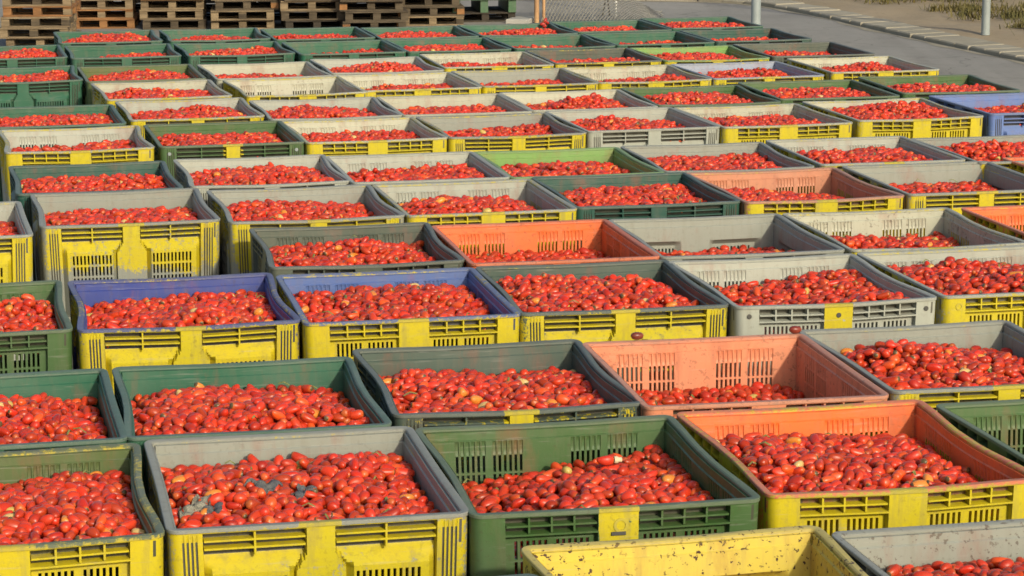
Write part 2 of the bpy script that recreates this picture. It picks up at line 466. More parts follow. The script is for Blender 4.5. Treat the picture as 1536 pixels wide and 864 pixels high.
def bin_meshes(kind, bow, sag):
    warp = make_warp(bow, sag)
    cols, slotmap = perimeter(kind)
    if kind == 'S':
        rows_s = [(0.125, 0.203), (0.213, 0.29), (0.30, 0.378), (0.388, 0.46)]
        tb = {0.0, 0.013, 0.014, 0.05, 0.056, 0.066, 0.117, 0.67}
        for e in (0.018, 0.086, 0.097, 0.60): tb |= {e - 0.0015, e + 0.0015}
    else:
        rows_s = [(0.205, 0.268), (0.282, 0.345), (0.359, 0.422), (0.436, 0.50)]
        tb = {0.0, 0.013, 0.014, 0.05, 0.056, 0.15, 0.17, 0.184, 0.19, 0.58, 0.67, 0.06, 0.16}
        for e in (0.018, 0.118, 0.132, 0.62): tb |= {e - 0.0015, e + 0.0015}
    for a, b in rows_s: tb |= {a, b}
    T = sorted(tb)
    nt_, nc = len(T), len(cols)

    def is_slot(w, u, t, cell=True):
        for a, b in rows_s:
            if a < t < b:
                for s0, wd in slotmap[w]:
                    if s0 < abs(u) < s0 + wd: return True
        return False

    def outer(w, u, t):
        if w > 3: return 0.0
        au = abs(u); wide = w in (0, 2)
        if kind == 'S':
            p0, p1 = (0.085, 0.46) if wide else (0.075, 0.392)
            if p0 < au < p1:
                if 0.018 < t < 0.086: return -0.036
                if 0.097 < t < 0.60: return -0.026
            return 0.0
        p1 = 0.46 if wide else 0.392
        p0 = 0.058 + 0.042 * min(1.0, max(0.0, (t - 0.12) / 0.07))
        if au > p1 + 0.02 and 0.02 < t < 0.64:
            gq = (au - (p1 + 0.022)) % 0.017
            if 0.0015 < gq < 0.0075: return -0.004
            return 0.0
        if p0 < au < p1:
            if 0.018 < t < 0.118: return -0.036
            if 0.118 <= t < 0.62:
                f = min(1.0, (t - 0.118) / 0.066, (au - p0) / 0.02 + .15, (p1 - au) / 0.02 + .15)
                return -0.036 + 0.044 * max(0.0, f)
            return 0.0
        return 0.0

    def inner(w, u, t):
        au = abs(u); wide = w in (0, 2)
        if t < 0.0505: return -0.028 if (w > 3 or t < 0.0135) else -0.0385
        if w > 3: return -0.045
        if kind == 'S':
            if 0.06 < t < 0.12:
                for s0, wd in slotmap[w]:
                    if s0 - 0.0005 < au < s0 + wd + 0.0005: return -0.0405
            return -0.045
        p1 = 0.46 if wide else 0.392
        if 0.10 < au < p1 and 0.15 < t < 0.60:
            f = min(1.0, (t - 0.15) / 0.03, (au - 0.10) / 0.03, (p1 - au) / 0.03)
            return -0.045 + 0.032 * max(0.0, f)
        return -0.045

    V, Fc, FM = [], [], []
    for ci, (x, y, nx, ny, w, u) in enumerate(cols):
        for t in T:
            o = outer(w, u, t)
            V.append(warp(x + nx * o, y + ny * o, HB - t))
    nO = len(V)
    for ci, (x, y, nx, ny, w, u) in enumerate(cols):
        for t in T:
            o = inner(w, u, t)
            V.append(warp(x + nx * o, y + ny * o, HB - t))
    hole = np.zeros((nc, nt_ - 1), bool)
    for c in range(nc):
        c2 = (c + 1) % nc
        wa, wb = cols[c], cols[c2]
        if wa[4] == wb[4] and wa[4] < 4:
            um = (wa[5] + wb[5]) / 2
            for r in range(nt_ - 1):
                hole[c, r] = is_slot(wa[4], um, (T[r] + T[r + 1]) / 2)
    for c in range(nc):
        c2 = (c + 1) % nc
        wall = cols[c][4]
        for r in range(nt_ - 1):
            a, b = c * nt_ + r, c2 * nt_ + r
            if not hole[c, r]:
                grv = kind == 'P' and wall < 4 and 0.02 < T[r] < 0.6 and abs(cols[c][5]) > (0.48 if wall in (0, 2) else 0.412) and min(outer(wall, cols[c][5], T[r] + .001), outer(wall, cols[c2][5], T[r] + .001)) < -0.002
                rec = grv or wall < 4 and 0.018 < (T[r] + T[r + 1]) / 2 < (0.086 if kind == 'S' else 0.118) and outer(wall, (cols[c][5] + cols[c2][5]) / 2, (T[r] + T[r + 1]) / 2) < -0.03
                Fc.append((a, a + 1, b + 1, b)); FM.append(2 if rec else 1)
                Fc.append((nO + a, nO + b, nO + b + 1, nO + a + 1)); FM.append(0)
            else:
                p, q, r_, s_ = a, b, b + 1, a + 1
                Fc += [(p, q, nO + q, nO + p), (q, r_, nO + r_, nO + q), (r_, s_, nO + s_, nO + r_), (s_, p, nO + p, nO + s_)]
                FM += [1] * 4
    # floor, underside and skids
    z0 = HB - T[-1]
    fl = [nO + c * nt_ + nt_ - 2 for c in range(nc)]
    Fc.append(tuple(fl)); FM.append(0)
    Fc.append(tuple(reversed([c * nt_ + nt_ - 1 for c in range(nc)]))); FM.append(1)
    mb = MB()
    for sx in (-0.48, 0, 0.48):
        mb.box((sx, 0, 0.0055), (0.13, 0.96, 0.213), warp)
    b0 = len(V)
    V += mb.v; Fc += [tuple(b0 + i for i in f) for f in mb.f]; FM += [1] * len(mb.f)
    BV, BF, BM = V, Fc, FM

    # rim: a lip that runs round the top
    prof = [(0.001, -0.012), (0.005, -0.011), (0.005, 0.001), (0.002, 0.004), (-0.020, 0.004), (-0.030, -0.003), (-0.030, -0.010), (-0.026, -0.011), (0.001, -0.008)]
    V, Fc = [], []
    sel = [c for i, c in enumerate(cols) if c[4] > 3 or i % 6 == 0 or abs(c[5]) > 0.43]
    for (x, y, nx, ny, w, u) in sel:
        for (o, dz) in prof:
            V.append(warp(x + nx * o, y + ny * o, HB + dz))
    npf = len(prof); ns = len(sel)
    for c in range(ns):
        c2 = (c + 1) % ns
        for k in range(npf):
            k2 = (k + 1) % npf
            Fc.append((c * npf + k, c * npf + k2, c2 * npf + k2, c2 * npf + k))
    rim = mesh('bin_rim_' + kind, V, [tuple(reversed(f)) for f in Fc], [M_RIM], smooth=35)

    # slats and ribs in the openwork band under the front rim; side bands are part of the same set
    slats, ribs, side = [], [], MB()
    p0, p1 = (0.088, 0.457) if kind == 'S' else (0.061, 0.457)
    hz = (0.054,) if kind == 'S' else (0.050, 0.083)
    vz = (0.018, 0.086) if kind == 'S' else (0.018, 0.118)
    nv = 3 if kind == 'S' else 1
    def seg_box(x0, x1, y, zc, dx, dyy, dz):
        mb = MB(); n = 4
        for k in range(n):
            a, b = x0 + (x1 - x0) * k / n, x0 + (x1 - x0) * (k + 1) / n
            mb.box(((a + b) / 2, y, zc), (b - a, dyy, dz), warp)
        return mb
    for sg in (-1, 1):
        for t in hz:
            a, b = sorted((sg * p0, sg * p1))
            slats.append(seg_box(a, b, -WY + 0.0185, HB - t, 0, 0.036, 0.008).build('bin_slat', [M_OUT]))
        for k in range(nv):
            x = sg * (p0 + (p1 - p0) * (k + 1) / (nv + 1))
            ribs.append(MB().box((x, -WY + 0.0175, HB - (vz[0] + vz[1]) / 2), (0.008, 0.033, vz[1] - vz[0] - 0.004), warp).build('bin_rib', [M_OUT]))
        for t in hz:       # side and back bands
            for sx in (-1, 1):
                q0, q1 = (0.078, 0.389) if kind == 'S' else (0.061, 0.389)
                for k in range(3):
                    a, b = q0 + (q1 - q0) * k / 3, q0 + (q1 - q0) * (k + 1) / 3
                    side.box((sx * (WX - 0.0185), sg * (a + b) / 2, HB - t), (0.040, b - a, 0.008), warp)
        for k in range(nv):
            for sx in (-1, 1):
                side.box((sx * (WX - 0.0175), sg * (0.078 + 0.311 * (k + 1) / (nv + 1)), HB - (vz[0] + vz[1]) / 2), (0.033, 0.008, vz[1] - vz[0] - 0.004), warp)
    b0 = len(BV)
    BV += side.v; BF += [tuple(b0 + i for i in f) for f in side.f]; BM += [1] * len(side.f)
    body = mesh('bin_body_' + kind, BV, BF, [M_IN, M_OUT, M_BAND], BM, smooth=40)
    return dict(body=body, rim=rim, slats=slats, ribs=ribs, warp=warp)


VAR = {}
for kind in 'SP':
    VAR[kind] = [bin_meshes(kind, bow, sag) for bow, sag in (((0.004, 0.002), (0.0, 0.002)), ((0.022, 0.004), (0.004, 0.006)), ((0.034, -0.008), (0.010, 0.010)))]

# linear base colours
CC = dict(
    grey=(0.215, 0.228, 0.195), lgrey=(0.315, 0.33, 0.28), cream=(0.37, 0.372, 0.285), dgrey=(0.055, 0.070, 0.052), slate=(0.042, 0.070, 0.054),
    green=(0.040, 0.095, 0.022), teal=(0.016, 0.092, 0.050), dteal=(0.012, 0.060, 0.044), lgreen=(0.14, 0.27, 0.06), olive=(0.065, 0.10, 0.024),
    orange=(0.66, 0.125, 0.022), salmon=(0.62, 0.215, 0.105), dusty=(0.42, 0.17, 0.09), blue=(0.016, 0.034, 0.20), mblue=(0.055, 0.10, 0.27), sky=(0.09, 0.15, 0.35),
    yellow=(0.56, 0.44, 0.055), bgrey=(0.26, 0.30, 0.38))
CW = dict(grey='grey', lgrey='pale grey', cream='cream', dgrey='dark grey', slate='slate green', green='green', teal='sea green', dteal='dark teal', lgreen='light green', olive='olive green',
          orange='orange', salmon='salmon orange', dusty='dusty pink', blue='deep blue', mblue='blue', sky='bright blue', yellow='yellow', bgrey='blue grey')
# name, x, y, yaw of the rim rectangle's centre
POS = [('A0',-0.282,6.722,12.9), ('A1',0.651,7.232,13.3), ('A2',1.659,7.378,12.9), ('B1',-1.757,8.334,12.3), ('B2',-0.759,8.580,11.8), ('B3',0.240,8.747,11.4), ('B4',1.251,8.987,11.8), ('B5',2.290,9.121,12.9), ('C1',-2.069,9.571,12.9), ('C2',-1.073,9.794,11.3), ('C3',-0.084,10.132,11.4), ('C4',0.909,10.245,10.5), ('C5',1.899,10.510,12.3), ('D0',-2.610,11.536,12.5), ('D1',-1.588,11.725,12.1), ('D2',-0.572,11.854,11.6), ('D3',0.419,12.065,10.9), ('D4',1.421,12.214,12.1), ('D5',2.429,12.455,12.7), ('E1',-0.853,13.242,11.1), ('E2',0.163,13.328,11.7), ('E3',1.154,13.508,11.4), ('E4',2.164,13.705,11.6), ('E5',3.234,13.906,12.9), ('F0',-3.270,14.011,14.2), ('F1',-2.287,14.513,13.3), ('F2',-1.238,14.643,13.1), ('F3',-0.241,14.849,13.0), ('F4',0.741,15.126,12.2), ('F5',1.734,15.309,13.4), ('F6',2.754,15.579,12.2), ('F7',3.867,15.944,12.9), ('G0',-2.649,15.687,13.4), ('G1',-1.622,15.972,12.7), ('G2',-0.628,16.098,12.5), ('G3',0.358,16.294,12.5), ('G4',1.355,16.535,11.3), ('G5',2.382,16.824,11.8), ('G6',3.412,16.905,12.9), ('H0',-3.082,17.505,13.6), ('H1',-2.067,17.762,13.5), ('H2',-1.083,17.954,14.3), ('H3',-0.091,18.195,13.6), ('H4',0.886,18.511,14.2), ('H5',1.877,18.722,14.2), ('H6',2.908,19.082,13.9), ('H7',3.956,19.446,13.4), ('I0',-3.472,18.791,13.7), ('I1',-2.496,19.216,14.2), ('I2',-1.449,19.241,13.6), ('I3',-0.460,19.453,12.7), ('I4',0.516,19.726,12.4), ('I5',1.505,20.030,11.7), ('I6',2.501,20.402,11.0), ('I7',3.547,20.777,9.7), ('J1',-2.892,20.514,15.4), ('J2',-1.810,20.747,15.6), ('J3',-0.879,21.061,14.5), ('J4',0.101,21.362,14.1), ('J5',1.070,21.619,14.4), ('J6',2.057,21.889,14.4), ('J7',3.133,22.344,12.8), ('K0',-4.278,21.701,13.6), ('K1',-3.239,21.786,13.6), ('K2',-2.181,21.969,14.9), ('K3',-1.217,22.394,13.5), ('K4',-0.237,22.824,12.7), ('K5',0.747,23.164,13.0), ('K6',1.748,23.361,13.0), ('K7',2.760,23.700,12.7), ('L0',-4.740,23.605,13.6), ('L1',-3.694,23.710,13.1), ('L2',-2.659,23.913,14.0), ('L3',-1.618,24.017,13.8), ('L4',-0.622,24.241,13.1), ('L5',0.374,24.526,14.0), ('L6',1.354,24.845,14.2), ('L7',2.346,25.168,13.5), ('M1',-4.064,25.171,12.8), ('M2',-3.015,25.379,12.8), ('M3',-1.977,25.449,12.7), ('M4',-0.945,25.557,12.8), ('M5',0.055,25.832,13.0), ('M6',1.026,26.199,13.3), ('M7',2.011,26.578,12.6)]
# name: (shell type, colour, paint left, edge fill below rim, mound, slope along x, grime)
SPEC = dict(
    A0=('P', 'dteal', 0, .12, .06, 0, .3), A1=('P', 'yellow', 0, .36, .05, .06, 1.0), A2=('P', 'grey', 0, .16, .06, .0, .6),
    B1=('S', 'olive', .93, .13, .07, 0, .1), B2=('P', 'grey', .84, .14, .08, 0, .15), B3=('S', 'green', .15, 0.225, .04, .06, .2), B4=('S', 'orange', .97, .16, .10, -.02, .15), B5=('S', 'green', 0, 0.4, .03, 0, .1),
    C1=('P', 'teal', 0, .14, .07, 0, .1), C2=('P', 'teal', 0, .16, .11, -.02, .1), C3=('P', 'slate', .62, .15, .06, 0, .1), C4=('S', 'salmon', 0, .275, .02, .0, .35), C5=('P', 'grey', .85, .17, .08, 0, .1),
    D0=('S', 'green', 0, .14, .06, 0, .1), D1=('P', 'blue', .9, .12, .04, 0, .25), D2=('S', 'mblue', .95, .13, .06, 0, .1), D3=('P', 'slate', .84, .14, .09, 0, .1), D4=('S', 'lgrey', .12, 0.17, .05, .05, .1), D5=('S', 'lgrey', .93, .12, .06, 0, .1),
    E1=('S', 'dgrey', 0, .14, .05, 0, .1), E2=('S', 'orange', 0, 0.215, .02, 0, .4), E3=('P', 'grey', 0, 0.24, .01, 0, .1), E4=('S', 'cream', .9, 0.195, .04, 0, .5), E5=('S', 'orange', .9, .3, .02, 0, .3),
    F0=('P', 'lgrey', .9, .16, .05, 0, .1), F1=('P', 'grey', .80, .17, .08, 0, .1), F2=('P', 'grey', .84, .16, .08, 0, .1), F3=('S', 'lgrey', .96, .19, .15, 0, .1), F4=('P', 'dteal', 0, .14, .09, 0, .1), F5=('S', 'dusty', .88, .18, .06, -.03, .2), F6=('P', 'grey', .85, 0.19, .07, 0, .1), F7=('S', 'orange', .9, .25, .05, 0, .1),
    G0=('P', 'dteal', 0, .13, .06, 0, .1), G1=('P', 'lgrey', 0, .13, .08, 0, .1), G2=('S', 'lgrey', 0, .14, .06, .02, .1), G3=('P', 'lgreen', 0, .15, .06, 0, .1), G4=('P', 'grey', 0, .12, .07, 0, .1), G5=('S', 'lgrey', .9, .12, .06, 0, .1), G6=('P', 'grey', .8, .12, .06, .02, .1),
    H0=('S', 'lgrey', .97, .17, .06, .02, .1), H1=('P', 'green', .15, .14, .08, 0, .1), H2=('S', 'cream', .96, .14, .06, 0, .1), H3=('P', 'grey', .94, .16, .06, .02, .1), H4=('P', 'lgrey', 0, .14, .07, 0, .1), H5=('S', 'cream', .93, .15, .08, 0, .2), H6=('S', 'cream', .93, .12, .08, 0, .1), H7=('P', 'sky', 0, .16, .06, .02, .1),
    I0=('P', 'teal', 0, .12, .05, 0, .1), I1=('P', 'lgrey', .95, .15, .11, 0, .1), I2=('P', 'lgrey', 0, .14, .12, 0, .1), I3=('P', 'cream', 0, .15, .08, 0, .1), I4=('P', 'cream', 0, .15, .08, 0, .1), I5=('P', 'green', 0, .13, .10, 0, .1), I6=('P', 'green', 0, .13, .08, 0, .1), I7=('P', 'green', 0, .14, .09, 0, .1),
    J1=('P', 'cream', .9, .14, .08, 0, .2), J2=('S', 'cream', .95, 0.22, .0, 0, .3), J3=('S', 'cream', .95, 0.17, .05, .03, .3), J4=('P', 'grey', .95, 0.17, .04, 0, .1), J5=('S', 'cream', .95, 0.165, .05, .04, .3), J6=('P', 'bgrey', .9, .14, .06, 0, .1), J7=('S', 'cream', .9, 0.15, .06, 0, .2),
    K0=('P', 'teal', 0, .13, .06, 0, .1), K1=('P', 'olive', 0, .13, .08, 0, .1), K2=('P', 'cream', 0, .16, .07, -.02, .1), K3=('P', 'lgrey', 0, .15, .10, 0, .1), K4=('S', 'cream', .95, 0.155, .06, 0, .4), K5=('P', 'dgrey', .9, .16, .06, 0, .1), K6=('P', 'lgreen', .9, .14, .06, 0, .1), K7=('P', 'dgrey', 0, 0.15, .05, 0, .1),
    L0=('P', 'teal', 0, .13, .07, 0, .1), L1=('P', 'teal', 0, .17, .05, .02, .1), L2=('P', 'teal', 0, .13, .07, 0, .1), L3=('P', 'teal', 0, 0.155, .0, 0, .1), L4=('P', 'teal', 0, .13, .07, 0, .1), L5=('P', 'teal', 0, .17, .05, 0, .1), L6=('P', 'teal', 0, .17, .05, .02, .1), L7=('P', 'dteal', 0, .16, .06, 0, .1),
    M1=('P', 'teal', 0, .14, .10, .02, .1), M2=('P', 'teal', 0, .14, .08, 0, .1), M3=('P', 'teal', 0, .13, .08, 0, .1), M4=('P', 'teal', 0, .14, .08, 0, .1), M5=('P', 'teal', 0, .14, .07, .02, .1), M6=('P', 'teal', 0, .14, .08, 0, .1), M7=('P', 'teal', 0, .12, .09, 0, .1))

ORD = 'first second third fourth fifth sixth seventh eighth ninth tenth eleventh twelfth thirteenth'.split()
rows = {}
for p in POS: rows.setdefault(p[0][0], []).append(p)
BINS = {}
for ri, rk in enumerate(sorted(rows)):
    row = sorted(rows[rk], key=lambda p: p[1])
    for ci, (n, x, y, yaw) in enumerate(row):
        kind, ck, paint, edge, mound, slope, grime = SPEC[n]
        root = link('tomato_bin', None, loc=(x, y, 0))
        root.rotation_euler.z = math.radians(yaw)
        front = ', yellow front' if paint > 0.6 else (', flaked yellow paint' if paint > 0.3 else (', yellow centre patch' if paint > .05 else ''))
        pos = 'leftmost' if ci == 0 else ('rightmost' if ci == len(row) - 1 else ORD[ci] + ' from left')
        fill = 'half-empty' if edge > .21 else ('sparsely filled' if edge > .185 else 'full')
        tag(root, f'{fill} {CW[ck]} bin{front}, {pos} in {ORD[ri]} row from front', 'bin', 'tomato bins standing in rows')
        v = VAR[kind][(ri * 5 + ci * 7 + len(n) * (ord(rk) % 3)) % 3]
        jit = 1 + random.uniform(-.07, .07)
        col = tuple(c * jit for c in CC[ck])
        rim_bleach = col
        def part(nm, me):
            o = link(nm, me, root); o.color = (*col, paint); o['grime'] = grime; return o
        part('body', v['body']); part('rim', v['rim'])
        for s_ in v['slats']: part('slat', s_)
        for s_ in v['ribs']: part('rib', s_)
        BINS[n] = (x, y, math.radians(yaw), edge, mound, slope, root, v, CW[ck], ORD[ri], pos)

# ------------------------------------------------------------------ tomatoes
def tomato_mesh(name, mat, a=0.042, b=0.0265, seg=12, rings=9, kx=0.0, sq=1.0, bend=0.0, dent=0.0):
    a *= 0.70; b *= 0.70
    vs, fs = [], []
    for i in range(rings + 1):
        th = math.pi * i / rings
        cx, r = math.cos(th), math.sin(th) ** (0.86 * sq)
        x = a * cx
        if i == 0: x = a * 0.93        # stem dimple
        rr = b * r * (1 + kx * cx)
        for k in range(seg):
            ph = 2 * math.pi * k / seg
            lob = 1 + 0.035 * math.cos(3 * ph) - dent * max(0, math.cos(ph - 1.0)) ** 3 * math.sin(th) ** 2
            vs.append((x, rr * lob * math.cos(ph) + bend * b * (x / a) ** 2, rr * lob * math.sin(ph)))
    for i in range(rings):
        for k in range(seg):
            k2 = (k + 1) % seg
            fs.append((i * seg + k, (i + 1) * seg + k, (i + 1) * seg + k2, i * seg + k2))
    return mesh(name, vs, fs, [mat], smooth=180)


SHAPES = [(0.042, 0.0265, 0.0, 1.0, 0, .1), (0.047, 0.0245, 0.10, 1.0, .25, 0), (0.037, 0.029, -0.08, 0.95, 0, .18), (0.043, 0.026, 0.18, 1.08, .1, .3), (0.049, 0.0255, -.05, .9, .35, .1), (0.034, 0.0285, .06, 1.0, 0, 0), (0.041, 0.027, .22, .95, -.15, .38)]
TOM_O = [tomato_mesh('tomato', M_TOM_O, s[0], s[1], 14, 10, *s[2:]) for s in SHAPES]
TOM_I = [tomato_mesh('tomato_heap', M_TOM_I, s[0], s[1], 12, 8, *s[2:]) for s in SHAPES]

RES = 0.008
NYAW = 18
STAMPS = []
for k in range(NYAW):
    a = math.pi * k / NYAW
    c, s = math.cos(a), math.sin(a)
    ii, jj = np.meshgrid(np.arange(-4, 5), np.arange(-4, 5), indexing='ij')
    xx, yy = ii * RES, jj * RES
    u, w = c * xx + s * yy, -s * xx + c * yy
    q = 1 - (u / 0.0255) ** 2 - (w / 0.0160) ** 2
    ok = q > 0
    STAMPS.append((ii[ok], jj[ok], 0.0175 * np.sqrt(q[ok])))


def heap(edge, mound, slope, seed, lump=1.0):
    r = np.random.default_rng(seed)
    hx, hy = 0.464, 0.552
    nx, ny = int(2 * hx / RES), int(2 * hy / RES)
    X, Y = np.meshgrid((np.arange(nx) + .5) * RES - hx, (np.arange(ny) + .5) * RES - hy, indexing='ij')
    tgt = -(edge - 0.022) * 0.84 + 0.7 * mound * (1 - np.abs(X / hx) ** 4) * (1 - np.abs((Y + 0.08) / (hy + 0.08)) ** 4) + slope * X / hx
    for _ in range(11):       # uneven tipping of the load
        cx, cy, s_, am = r.uniform(-.5, .5), r.uniform(-.4, .4), r.uniform(.07, .2), lump * r.uniform(-.04, .05)
        tgt += am * np.exp(-((X - cx) ** 2 + (Y - cy) ** 2) / (2 * s_ * s_))
    H = tgt - 0.052
    out = []
    fails = 0
    while fails < 40 and len(out) < 2100:
        best = None
        for _ in range(5):
            k = int(r.integers(NYAW)); di, dj, t = STAMPS[k]
            i = int(r.integers(2, nx - 2)); j = int(r.integers(2, ny - 2))
            I, J = np.clip(i + di, 0, nx - 1), np.clip(j + dj, 0, ny - 1)
            z = np.sort(H[I, J] + 0.80 * t)[-4]
            e = z - tgt[i, j]
            if best is None or e < best[0]: best = (e, z, i, j, k, I, J, t)
        e, z, i, j, k, I, J, t = best
        if e > 0.005:
            fails += 1
            continue
        H[I, J] = np.maximum(H[I, J], z + t)
        out.append((X[i, j] + r.uniform(-.004, .004), Y[i, j] + r.uniform(-.004, .004), z, math.pi * k / NYAW + (math.pi if r.random() < .5 else 0)))
    return np.array(out), r


pts, rots, scl, cols_, shp, owner = [], [], [], [], [], []
def tcolor(r):
    q = r.random()
    if q < 0.925: c = np.array((0.57, 0.027, 0.010)) * r.uniform(.55, 1.08) + np.array((0, r.uniform(0, .02), 0)); k = 0
    elif q < 0.982: c = np.array((0.64, 0.075, 0.012)) * r.uniform(.85, 1.1); k = 0
    elif q < 0.994: c = np.array((0.66, 0.22, 0.03)) * r.uniform(.85, 1.1); k = 1
    elif q < 0.9965: c = np.array((0.48, 0.36, 0.09)); k = 2
    else: c = np.array((0.55, 0.38, 0.14)); k = 3
    return c, k
kinds = []
for bi, (n, B) in enumerate(BINS.items()):
    x, y, yaw, edge, mound, slope = B[:6]
    P_, r = heap(edge, mound, slope, 100 + bi, 1.0 if n[0] < 'F' else 0.55)
    c, s = math.cos(yaw), math.sin(yaw)
    for (px, py, pz, ry) in P_:
        pts.append((x + c * px - s * py, y + s * px + c * py, ZT + pz))
        tilt = r.normal(0, 0.28)
        rots.append((r.uniform(0, 6.28), tilt, ry + yaw))
        scl.append((lambda a_: (a_ * r.uniform(.88, 1.12), a_ * r.uniform(.94, 1.06), a_))(min(1.22, max(.72, r.normal(1.0, 0.11)))))
        cc, kk = tcolor(r)
        cols_.append(cc); kinds.append(kk); shp.append(int(r.integers(len(SHAPES)))); owner.append(n)
pts = np.array(pts); rots = np.array(rots); scl = np.array(scl); cols_ = np.array(cols_); shp = np.array(shp); owner = np.array(owner); kinds = np.array(kinds)

# which tomatoes show largest: a small depth buffer of discs, front walls respected
Rm = np.array([tuple(rt), tuple(up), tuple(dd)])
def project(Pw):
    q = (Pw - np.array((0, 0, CAM_Z))) @ Rm.T
    return np.stack([768 + F_PX * q[:, 0] / q[:, 2], 432 - F_PX * q[:, 1] / q[:, 2], q[:, 2]], 1)
near = np.array([o[0] in 'ABC' for o in owner])
ids = np.nonzero(near)[0]
uvd = project(pts[ids])
vis = np.ones(len(ids), bool)
for q, i in enumerate(ids):
    x, y, yaw = BINS[owner[i]][:3]
    c, s = math.cos(yaw), math.sin(yaw)
    lx, ly = c * (pts[i, 0] - x) + s * (pts[i, 1] - y), -s * (pts[i, 0] - x) + c * (pts[i, 1] - y)
    cy_ = -s * (0 - x) + c * (0 - y)
    f = (ly + 0.58) / (ly - cy_)
    z = pts[i, 2] + f * (CAM_Z - pts[i, 2])
    vis[q] = z + 0.01 > ZT
    # bins one row nearer may hide it as well
    for m, B2 in BINS.items():
        if m == owner[i] or m[0] > owner[i][0]: continue
        c2, s2 = math.cos(B2[2]), math.sin(B2[2])
        f2 = [(-s2 * (px - B2[0]) + c2 * (py - B2[1])) for px, py in ((pts[i, 0], pts[i, 1]), (0, 0))]
        for yy in (-WY * SY, WY * SY):
            if (f2[0] - yy) * (f2[1] - yy) < 0:
                t_ = (f2[0] - yy) / (f2[0] - f2[1])
                hx_ = pts[i, 0] * (1 - t_); hy_ = pts[i, 1] * (1 - t_); hz_ = pts[i, 2] + t_ * (CAM_Z - pts[i, 2])
                lxx = c2 * (hx_ - B2[0]) + s2 * (hy_ - B2[1])
                if abs(lxx) < WX * SX and hz_ < ZT: vis[q] = False
ids, uvd = ids[vis], uvd[vis]
W_, H_ = 768, 432
zb = np.full((H_, W_), 1e9); ib = np.full((H_, W_), -1, int)
for q in range(len(ids)):
    u, v, d = uvd[q]; u, v = u / 2, v / 2
    ra = F_PX / 2 * 0.026 * scl[ids[q], 2] / d
    x0, x1, y0, y1 = int(max(0, u - ra)), int(min(W_ - 1, u + ra)) + 1, int(max(0, v - ra)), int(min(H_ - 1, v + ra)) + 1
    if x1 <= x0 or y1 <= y0: continue
    yy, xx = np.mgrid[y0:y1, x0:x1]
    dq = d - 0.03 * np.sqrt(np.maximum(0, 1 - ((xx - u) ** 2 + (yy - v) ** 2) / (ra * ra)))
    hit = ((xx - u) ** 2 + (yy - v) ** 2 < ra * ra) & (dq < zb[y0:y1, x0:x1])
    zb[y0:y1, x0:x1][hit] = dq[hit]; ib[y0:y1, x0:x1][hit] = q
area = np.bincount(ib[ib >= 0], minlength=len(ids))
top = ids[np.argsort(-area)[:296]]
single = np.zeros(len(pts), bool); single[top] = True
WHERE = dict(A1='speckled yellow bin', A2='grey foreground bin', B1='olive green bin', B2='mouldy grey bin', B3='green bin with yellow patch', B4='full orange bin', B5='green bin at right edge',
             C1='sea green bin at left edge', C2='wide sea green bin', C3='slate green bin', C4='salmon orange bin', C5='grey bin behind the orange one')
KIND_W = ['ripe red', 'orange', 'yellow green', 'pale cream']
for i in top:
    o = link('tomato', TOM_O[shp[i]], loc=tuple(pts[i]))
    o.rotation_euler = tuple(rots[i]); o.scale = tuple(scl[i])
    o.color = (*cols_[i], 1)
    B = BINS[owner[i]]
    c_, s_ = math.cos(B[2]), math.sin(B[2])
    lx, ly = c_ * (pts[i, 0] - B[0]) + s_ * (pts[i, 1] - B[1]), -s_ * (pts[i, 0] - B[0]) + c_ * (pts[i, 1] - B[1])
    zone = ('front' if ly < -.18 else 'middle' if ly < .18 else 'back') + ' ' + ('left' if lx < -.16 else 'centre' if lx < .16 else 'right')
    where = WHERE.get(owner[i], f'{B[8]} bin {B[10]} in {B[9]} row')
    sz = 'small ' if scl[i, 2] < .92 else 'plump ' if scl[i, 2] > 1.07 else ''
    tag(o, f'{sz}{KIND_W[kinds[i]]} plum tomato, {zone} of heap in {where}', 'tomato', f'plum tomatoes heaped in {where}')

# all the others: one heap object, instanced
rest = ~single
pm = bpy.data.meshes.new('tomato_heaps')
pm.from_pydata(pts[rest].tolist(), [], [])
def attr(name, typ, data, key):
    a = pm.attributes.new(name, typ, 'POINT'); a.data.foreach_set(key, np.ascontiguousarray(data).ravel())
attr('rot', 'FLOAT_VECTOR', rots[rest].astype(np.float32), 'vector')
attr('scl', 'FLOAT_VECTOR', scl[rest].astype(np.float32), 'vector')
attr('tcol', 'FLOAT_COLOR', np.concatenate([cols_[rest], np.ones((rest.sum(), 1))], 1).astype(np.float32), 'color')
attr('shp', 'INT', shp[rest].astype(np.int32), 'value')
heaps = tag(link('tomatoes', pm), 'red plum tomatoes heaped in all the bins', 'tomatoes', kind='stuff')
hid = bpy.data.collections.new('tomato_shapes')
for k, me in enumerate(TOM_I):
    hid.objects.link(bpy.data.objects.new('tomato_shape_%d' % k, me))
ng = bpy.data.node_groups.new('tomato_instances', 'GeometryNodeTree')
ng.interface.new_socket('Geometry', in_out='INPUT', socket_type='NodeSocketGeometry')
ng.interface.new_socket('Geometry', in_out='OUTPUT', socket_type='NodeSocketGeometry')
gi, go = ng.nodes.new('NodeGroupInput'), ng.nodes.new('NodeGroupOutput')
iop = ng.nodes.new('GeometryNodeInstanceOnPoints')
ci_ = ng.nodes.new('GeometryNodeCollectionInfo'); ci_.inputs['Collection'].default_value = hid
ci_.inputs['Separate Children'].default_value = True; ci_.inputs['Reset Children'].default_value = True
def named(nm, t):
    n = ng.nodes.new('GeometryNodeInputNamedAttribute'); n.data_type = t; n.inputs['Name'].default_value = nm
    return n.outputs['Attribute']
e2r = ng.nodes.new('FunctionNodeEulerToRotation')
ng.links.new(named('rot', 'FLOAT_VECTOR'), e2r.inputs[0])
ng.links.new(gi.outputs[0], iop.inputs['Points'])
